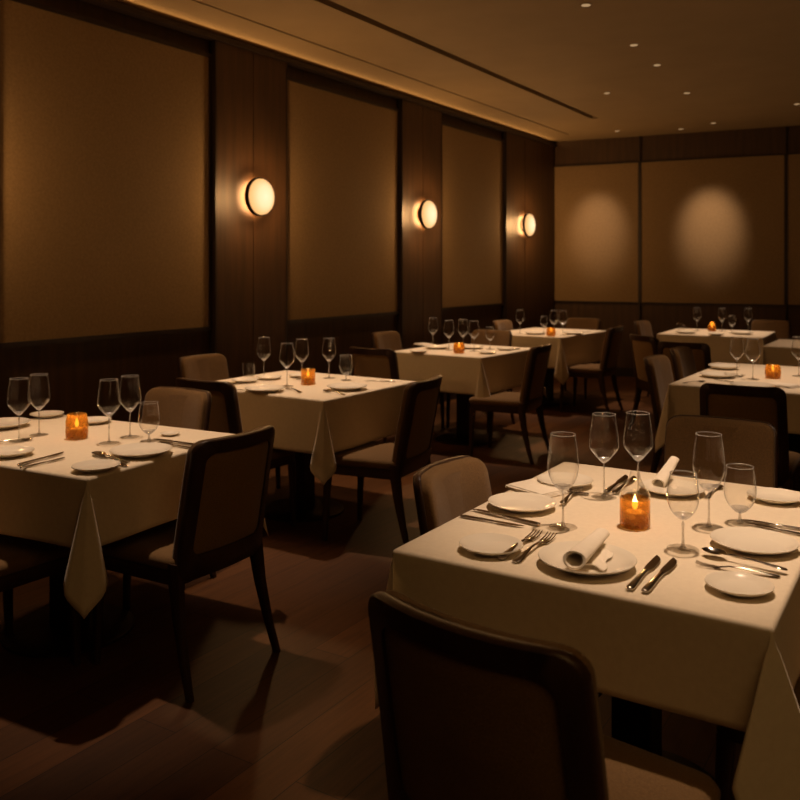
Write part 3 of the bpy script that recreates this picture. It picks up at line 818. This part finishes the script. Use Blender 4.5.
ITEMS = [
    ('dinner_plate', 3.562, 2.282, 0.098, 0, 'white dinner plate behind the crossed knives on the left edge of the nearest table'),
    ('side_plate', 3.652, 1.896, 0.078, 0, 'small white side plate at the front left corner of the nearest table'),
    ('dinner_plate', 3.888, 1.916, 0.112, 0, 'white dinner plate with a rolled napkin at the front of the nearest table'),
    ('dinner_plate', 4.191, 2.261, 0.102, 0, 'large white dinner plate at the right side of the nearest table'),
    ('side_plate', 4.216, 1.944, 0.07, 0, 'small white side plate at the front right corner of the nearest table'),
    ('dinner_plate', 3.883, 2.682, 0.098, 0, 'white dinner plate with an upright napkin at the back of the nearest table'),
    ('side_plate', 4.168, 2.752, 0.08, 0, 'small white side plate at the back right of the nearest table'),
    ('side_plate', 3.572, 2.59, 0.088, 0, 'white plate at the back left corner of the nearest table'),
    ('knife', 3.565, 2.16, 0.227, 80.2, 'silver knife just in front of the left dinner plate of the nearest table'),
    ('knife', 3.551, 2.105, 0.178, -88.9, 'silver knife lying nearest the left edge of the nearest table'),
    ('fork', 3.701, 1.959, 0.268, 0.6, 'silver fork touching the front left side plate of the nearest table'),
    ('fork', 3.74, 1.958, 0.281, 0.5, 'silver fork between the front left side plate and the napkin plate'),
    ('knife', 4.017, 1.934, 0.274, 0.7, 'silver knife just right of the front plate of the nearest table'),
    ('knife', 4.052, 1.937, 0.266, -0.6, 'silver knife second to the right of the front plate of the nearest table'),
    ('spoon', 4.192, 2.119, 0.197, 78.9, 'silver spoon crossing over a fork by the front right side plate'),
    ('fork', 4.189, 2.061, 0.172, -264.6, 'silver fork lying under the spoon at the right of the nearest table'),
    ('knife', 4.216, 2.475, 0.135, 85.9, 'silver knife behind the large right plate of the nearest table'),
    ('knife', 4.23, 2.433, 0.131, 76.4, 'silver knife nearest the large right plate, behind its rim'),
    ('knife', 3.711, 2.68, 0.261, 2.3, 'silver knife left of the pair behind the candle of the nearest table'),
    ('knife', 3.737, 2.681, 0.26, 1.8, 'silver knife right of the pair behind the candle of the nearest table'),
    ('spoon', 3.991, 2.743, 0.126, -1.1, 'small silver spoon behind the tall glass, beside the upright napkin plate'),
    ('knife', 3.585, 2.501, 0.135, -263.9, 'silver knife lying across the flat napkin at the back left of the nearest table'),
    ('fork', 3.647, 2.448, 0.189, 4.6, 'silver fork crossing the knife at the back left of the nearest table'),
    ('wine_glass_round', 3.732, 2.165, 1, 0, 'tall rounded wine glass left of the napkin plate on the nearest table'),
    ('wine_glass_angled', 3.725, 2.514, 1, 0, 'tall angular wine glass behind and left of the candle on the nearest table'),
    ('wine_glass_angled', 3.805, 2.591, 1, 0, 'tall angular wine glass directly behind the candle on the nearest table'),
    ('wine_glass_round', 4.06, 2.371, 1, 0, 'tallest looking wine glass right of the candle on the nearest table'),
    ('wine_glass_small', 4.047, 2.152, 1, 0, 'shorter stemmed wine glass at the centre front right of the nearest table'),
    ('water_goblet', 4.123, 2.453, 1, 0, 'short stemmed water goblet behind the large right plate of the nearest table'),
    ('candle_bottle', 3.891, 2.275, 1, 0, 'amber glass candle holder with a clear neck at the centre of the nearest table'),
    ('napkin_roll', 3.882, 1.946, 1, 0, 'white napkin rolled on the front plate of the nearest table'),
    ('napkin_upright', 3.849, 2.775, 1, 0, 'white napkin propped upright on the back plate of the nearest table'),
    ('napkin_flat', 3.522, 2.483, 1, 0, 'white folded napkin lying flat at the left edge of the nearest table'),
    ('dinner_plate', 1.138, 2.239, 0.115, 0, 'white dinner plate at the left picture edge on the front left table'),
    ('side_plate', 1.686, 1.914, 0.083, 0, 'white side plate nearest the front edge, left end of the front left table'),
    ('dinner_plate', 2.08, 2.182, 0.112, 0, 'white dinner plate below the goblet on the front left table'),
    ('side_plate', 2.14, 1.935, 0.08, 0, 'small white side plate at the near corner of the front left table'),
    ('side_plate', 1.078, 2.503, 0.075, 0, 'white side plate at the back of the front left table, left of the candle'),
    ('side_plate', 1.394, 2.515, 0.075, 0, 'white side plate at the back of the front left table, right of the candle'),
    ('bread_dish', 1.892, 2.498, 0.04, 0, 'tiny white butter dish at the back right of the front left table'),
    ('knife', 1.845, 1.935, 0.225, 10.9, 'silver knife, rear one of the pair on the front left table'),
    ('knife', 1.907, 1.897, 0.159, 3.5, 'silver knife, front one of the pair on the front left table'),
    ('spoon', 2.042, 2.077, 0.286, 83.3, 'silver spoon between the side plate and dinner plate of the front left table'),
    ('fork', 2.082, 2.045, 0.237, 75.0, 'silver fork beside the spoon on the front left table'),
    ('knife', 2.035, 2.396, 0.293, -269.8, 'silver knife, rear one right of the dinner plate on the front left table'),
    ('knife', 2.087, 2.35, 0.222, 86.3, 'silver knife, front one right of the dinner plate on the front left table'),
    ('spoon', 1.466, 2.06, 0.073, -25.4, 'silver spoon at the foot of the leftmost glass of the front left table'),
    ('wine_glass_angled', 1.478, 2.091, 1, 0, 'tall wine glass, leftmost on the front left table'),
    ('wine_glass_angled', 1.436, 2.21, 1, 0, 'tall wine glass, second from left on the front left table'),
    ('wine_glass_angled', 1.813, 2.255, 1, 0, 'tall wine glass just right of the candle on the front left table'),
    ('wine_glass_angled', 1.787, 2.381, 1, 0, 'tall wine glass between candle and goblet on the front left table'),
    ('water_goblet', 1.916, 2.366, 1, 0, 'short water goblet, rightmost glass on the front left table'),
    ('candle_tapered', 1.622, 2.252, 1, 0, 'amber glass candle holder with a narrowed top on the front left table'),
    ('side_plate', 1.027, 3.898, 0.08, 0, 'white side plate at the left corner of the second table along the left wall'),
    ('side_plate', 1.056, 4.085, 0.078, 0, 'white side plate at the back of the second table along the left wall'),
    ('dinner_plate', 1.386, 3.668, 0.112, 0, 'white dinner plate at the left front of the second table along the left wall'),
    ('dinner_plate', 1.727, 3.977, 0.115, 0, 'white dinner plate at the right corner of the second table along the left wall'),
    ('side_plate', 1.156, 4.265, 0.07, 0, 'white side plate behind the candle of the second table along the left wall'),
    ('knife', 1.048, 3.809, 0.293, 6.3, 'silver knife on the left side of the second table along the left wall'),
    ('spoon', 1.257, 3.594, 0.073, -237.9, 'silver spoon before the left plate of the second table along the left wall'),
    ('spoon', 1.756, 3.817, 0.198, 72.1, 'silver spoon before the right plate of the second table along the left wall'),
    ('knife', 1.702, 4.349, 0.195, -251.5, 'silver knife near the right corner of the second table along the left wall'),
    ('fork', 1.501, 3.772, 0.228, 62.2, 'silver fork in front of the crossed glasses of the second table along the left wall'),
    ('tumbler', 0.852, 4.128, 1, 0, 'low clear tumbler at the left of the second table along the left wall'),
    ('wine_glass_angled', 0.966, 4.141, 1, 0, 'tall wine glass, leftmost on the second table along the left wall'),
    ('wine_glass_angled', 1.356, 3.896, 1, 0, 'tall wine glass, left one of the pair on the second table along the left wall'),
    ('wine_glass_angled', 1.231, 4.191, 1, 0, 'tall wine glass, right one of the pair on the second table along the left wall'),
    ('wine_glass_angled', 1.344, 4.319, 1, 0, 'tall wine glass standing right of the candle on the second table along the left wall'),
    ('water_goblet', 1.49, 4.298, 1, 0, 'short water goblet at the right end of the second table along the left wall'),
    ('candle_straight', 1.406, 4.03, 1, 0, 'straight amber glass candle holder on the second table along the left wall'),
    ('side_plate', 0.986, 6.014, 0.075, 0, 'small white plate at the left front corner of the third table along the left wall'),
    ('dinner_plate', 0.935, 6.401, 0.11, 0, 'white dinner plate left of the candle on the third table along the left wall'),
    ('side_plate', 1.493, 6.234, 0.075, 0, 'white plate at the near corner of the third table along the left wall'),
    ('side_plate', 1.486, 6.585, 0.07, 0, 'white plate at the right side of the third table along the left wall'),
    ('dinner_plate', 1.188, 6.56, 0.1, 0, 'white dinner plate under the cluster of glasses on the third table along the left wall'),
    ('napkin_flat', 0.675, 6.622, 1, 0, 'white napkin folded flat at the back left of the third table along the left wall'),
    ('knife', 1.546, 6.616, 0.225, -186.5, 'silver knife at the right corner of the third table along the left wall'),
    ('wine_glass_angled', 0.793, 6.579, 1, 0, 'tall wine glass, leftmost on the third table along the left wall'),
    ('wine_glass_angled', 1.091, 6.329, 1, 0, 'tall wine glass, left of the candle on the third table along the left wall'),
    ('wine_glass_angled', 1.149, 6.471, 1, 0, 'tall wine glass above the candle on the third table along the left wall'),
    ('wine_glass_angled', 1.309, 6.363, 1, 0, 'tall wine glass right of the candle on the third table along the left wall'),
    ('wine_glass_small', 1.343, 6.593, 1, 0, 'shorter wine glass, rightmost on the third table along the left wall'),
    ('candle_round', 1.283, 6.149, 1, 0, 'rounded amber candle holder on the third table along the left wall'),
    ('dinner_plate', 1.013, 8.321, 0.11, 0, 'white dinner plate at the left of the farthest table along the left wall'),
    ('dinner_plate', 1.356, 8.537, 0.11, 0, 'white dinner plate at the right of the farthest table along the left wall'),
    ('napkin_flat', 1.295, 8.94, 1, 0, 'white napkin folded flat at the right of the farthest table along the left wall'),
    ('wine_glass_angled', 0.844, 8.32, 1, 0, 'tall wine glass standing apart at the left of the farthest table along the left wall'),
    ('wine_glass_small', 1.084, 8.39, 1, 0, 'shorter wine glass left of the candle on the farthest table along the left wall'),
    ('wine_glass_angled', 1.198, 8.382, 1, 0, 'tall wine glass behind the candle on the farthest table along the left wall'),
    ('wine_glass_angled', 1.301, 8.369, 1, 0, 'tall wine glass right of the candle on the farthest table along the left wall'),
    ('candle_round', 1.247, 8.181, 1, 0, 'small amber candle holder on the farthest table along the left wall'),
    ('dinner_plate', 3.392, 5.67, 0.11, 0, 'white dinner plate at the left side of the long table on the right'),
    ('dinner_plate', 3.668, 5.245, 0.12, 0, 'white dinner plate just above the near chair back on the long table on the right'),
    ('side_plate', 3.331, 6.15, 0.1, 0, 'white plate under the flat napkin at the back of the long table on the right'),
    ('napkin_flat', 3.283, 6.351, 1, 0, 'white napkin folded flat on the back plate of the long table on the right'),
    ('napkin_flat', 3.8, 5.431, 1, 0, 'white crumpled looking napkin right of the near plate on the long table on the right'),
    ('knife', 3.478, 5.465, 0.152, 56.7, 'silver knife left of the near plate on the long table on the right'),
    ('fork', 3.497, 5.702, 0.212, -13.7, 'silver fork before the pair of glasses on the long table on the right'),
    ('spoon', 3.328, 5.316, 0.109, -33.5, 'silver spoon at the left corner of the long table on the right'),
    ('wine_glass_angled', 3.485, 5.781, 1, 0, 'tall wine glass, left one of the pair on the long table on the right'),
    ('wine_glass_angled', 3.598, 5.678, 1, 0, 'tall wine glass, right one of the pair on the long table on the right'),
    ('wine_glass_angled', 3.819, 5.991, 1, 0, 'tall wine glass at the right picture edge on the long table on the right'),
    ('candle_round', 3.695, 5.796, 1, 0, 'golden rounded candle holder on the long table on the right'),
    ('dinner_plate', 2.308, 9.299, 0.11, 0, 'white dinner plate at the left of the table by the back wall'),
    ('dinner_plate', 2.836, 9.466, 0.11, 0, 'white dinner plate at the right of the table by the back wall'),
    ('side_plate', 2.637, 9.181, 0.08, 0, 'small white plate in the middle of the table by the back wall'),
    ('napkin_flat', 2.777, 9.785, 1, 0, 'white napkin folded flat on the right plate of the table by the back wall'),
    ('tumbler', 2.165, 9.662, 1, 0, 'low clear tumbler at the left of the table by the back wall'),
    ('wine_glass_angled', 2.315, 9.756, 1, 0, 'tall wine glass, leftmost on the table by the back wall'),
    ('wine_glass_angled', 2.564, 9.824, 1, 0, 'tall wine glass right of the candle on the table by the back wall'),
    ('wine_glass_small', 2.715, 9.578, 1, 0, 'shorter wine glass between two tall ones on the table by the back wall'),
    ('wine_glass_angled', 2.804, 9.975, 1, 0, 'tall wine glass, rightmost on the table by the back wall'),
    ('candle_drop', 2.471, 9.766, 1, 0, 'small drop shaped candle holder on the table by the back wall'),
]


KK = {'dinner_plate': (Kind(plate_maker('dinner_plate', 'white dinner plates', .11, .020)), .11),
      'side_plate': (Kind(plate_maker('side_plate', 'small white side plates', .08, .017)), .08),
      'bread_dish': (Kind(mk_dish), .04), 'knife': (Kind(mk_knife), .220), 'fork': (Kind(mk_fork), .208), 'spoon': (Kind(mk_spoon), .200),
      'wine_glass_round': (Kind(mk_round), 1.04), 'wine_glass_angled': (Kind(mk_ang), 1.035), 'wine_glass_small': (Kind(mk_small), 1.035),
      'water_goblet': (Kind(mk_gob), 1), 'tumbler': (Kind(mk_tumbler), 1), 'napkin_roll': (Kind(mk_roll(0.03)), 1),
      'napkin_upright': (Kind(mk_roll(0.55)), 1), 'napkin_flat': (Kind(mk_flat), 1)}
ROT = {'napkin_roll': 3, 'napkin_upright': -12, 'napkin_flat': 70}
plates = [(x, y, s) for k_, x, y, s, r_, l_ in ITEMS if k_ in ('dinner_plate', 'side_plate')]
for kd, x, y, s, rz, lab in ITEMS:
    if kd.startswith('candle'):
        candle(kd, x, y, lab); continue
    K_, base = KK[kd]
    z = TOPZ+.0012
    if kd.startswith('napkin') or kd == 'tumbler':
        for px, py, pr in plates:
            if kd == 'napkin_roll': z = TOPZ+.0195
            elif math.hypot(px-x, py-y) < pr*.8: z = TOPZ+.0075 if kd != 'napkin_flat' else TOPZ+.021
    if 'crossing' in lab: z += .007
    sc = s/base if base != 1 else (.85 if kd == 'napkin_upright' else 1.0)
    if kd in ('knife', 'fork', 'spoon'): sc = min(1.12, max(.86, sc))
    K_.place((x, y, z), math.radians(rz + ROT.get(kd, 0)), lab, sc)

# ------------------------------------------------------------------ light over the tables
for x, y, e, sz in SPOTS: spot(x, y, e, sz)
for m_, e in ((.66, WASH*.68), (2.10, WASH), (3.95, WASH)):
    x, y = ux(m_, 1.25)
    tx, ty = ux(m_, 0)
    spot(x, y, e, 33, 1.0, (tx, ty, 2.0), 3.17, .10, WARM, 'wall_washer_beam')
# hidden strip of light on top of the cornice of the left wall
l = bpy.data.lights.new('cove_strip_light', 'AREA'); l.shape = 'RECTANGLE'; l.size = 12.4; l.size_y = .03; l.energy = COVE; l.color = (1, .49, .15)
o = bpy.data.objects.new('cove_strip_light', l); COL.objects.link(o); o.location = (.05, 4.9, 3.169)
o.rotation_euler = Vector((.75, 0, .45)).to_track_quat('-Z', 'Y').to_euler()
o.rotation_euler = Matrix(((0, -.514, -.857), (1, 0, 0), (0, -.857, .514))).to_euler()
# unseen soft warm fill, added to brighten the chair backs facing the camera
l = bpy.data.lights.new('fill_light', 'AREA'); l.size = 2.5; l.energy = FILL; l.color = (1, .56, .19)
o = bpy.data.objects.new('fill_light', l); COL.objects.link(o); o.location = (6.0, 0.2, 3.15)

w = bpy.data.worlds.new('world'); S.world = w; w.use_nodes = True
w.node_tree.nodes['Background'].inputs[0].default_value = (1, .6, .3, 1)
w.node_tree.nodes['Background'].inputs[1].default_value = 0.002

# ------------------------------------------------------------------ camera
cd = bpy.data.cameras.new('camera'); cam = bpy.data.objects.new('camera', cd); COL.objects.link(cam)
cd.sensor_width = 36; cd.sensor_fit = 'HORIZONTAL'; cd.lens = 36*860/800
cd.shift_y = -(400-268)/800
cam.location = (4.58, 0, 1.45); cam.rotation_euler = (PI/2, 0, math.atan(540/860))
cd.clip_start = .05
cd.dof.use_dof = True; cd.dof.focus_distance = 2.6; cd.dof.aperture_fstop = 4.5
S.camera = cam
S.view_settings.view_transform = 'Standard'; S.view_settings.look = 'None'
S.view_settings.exposure = EXPO; S.view_settings.gamma = 1.0; S.view_settings.use_curve_mapping = False
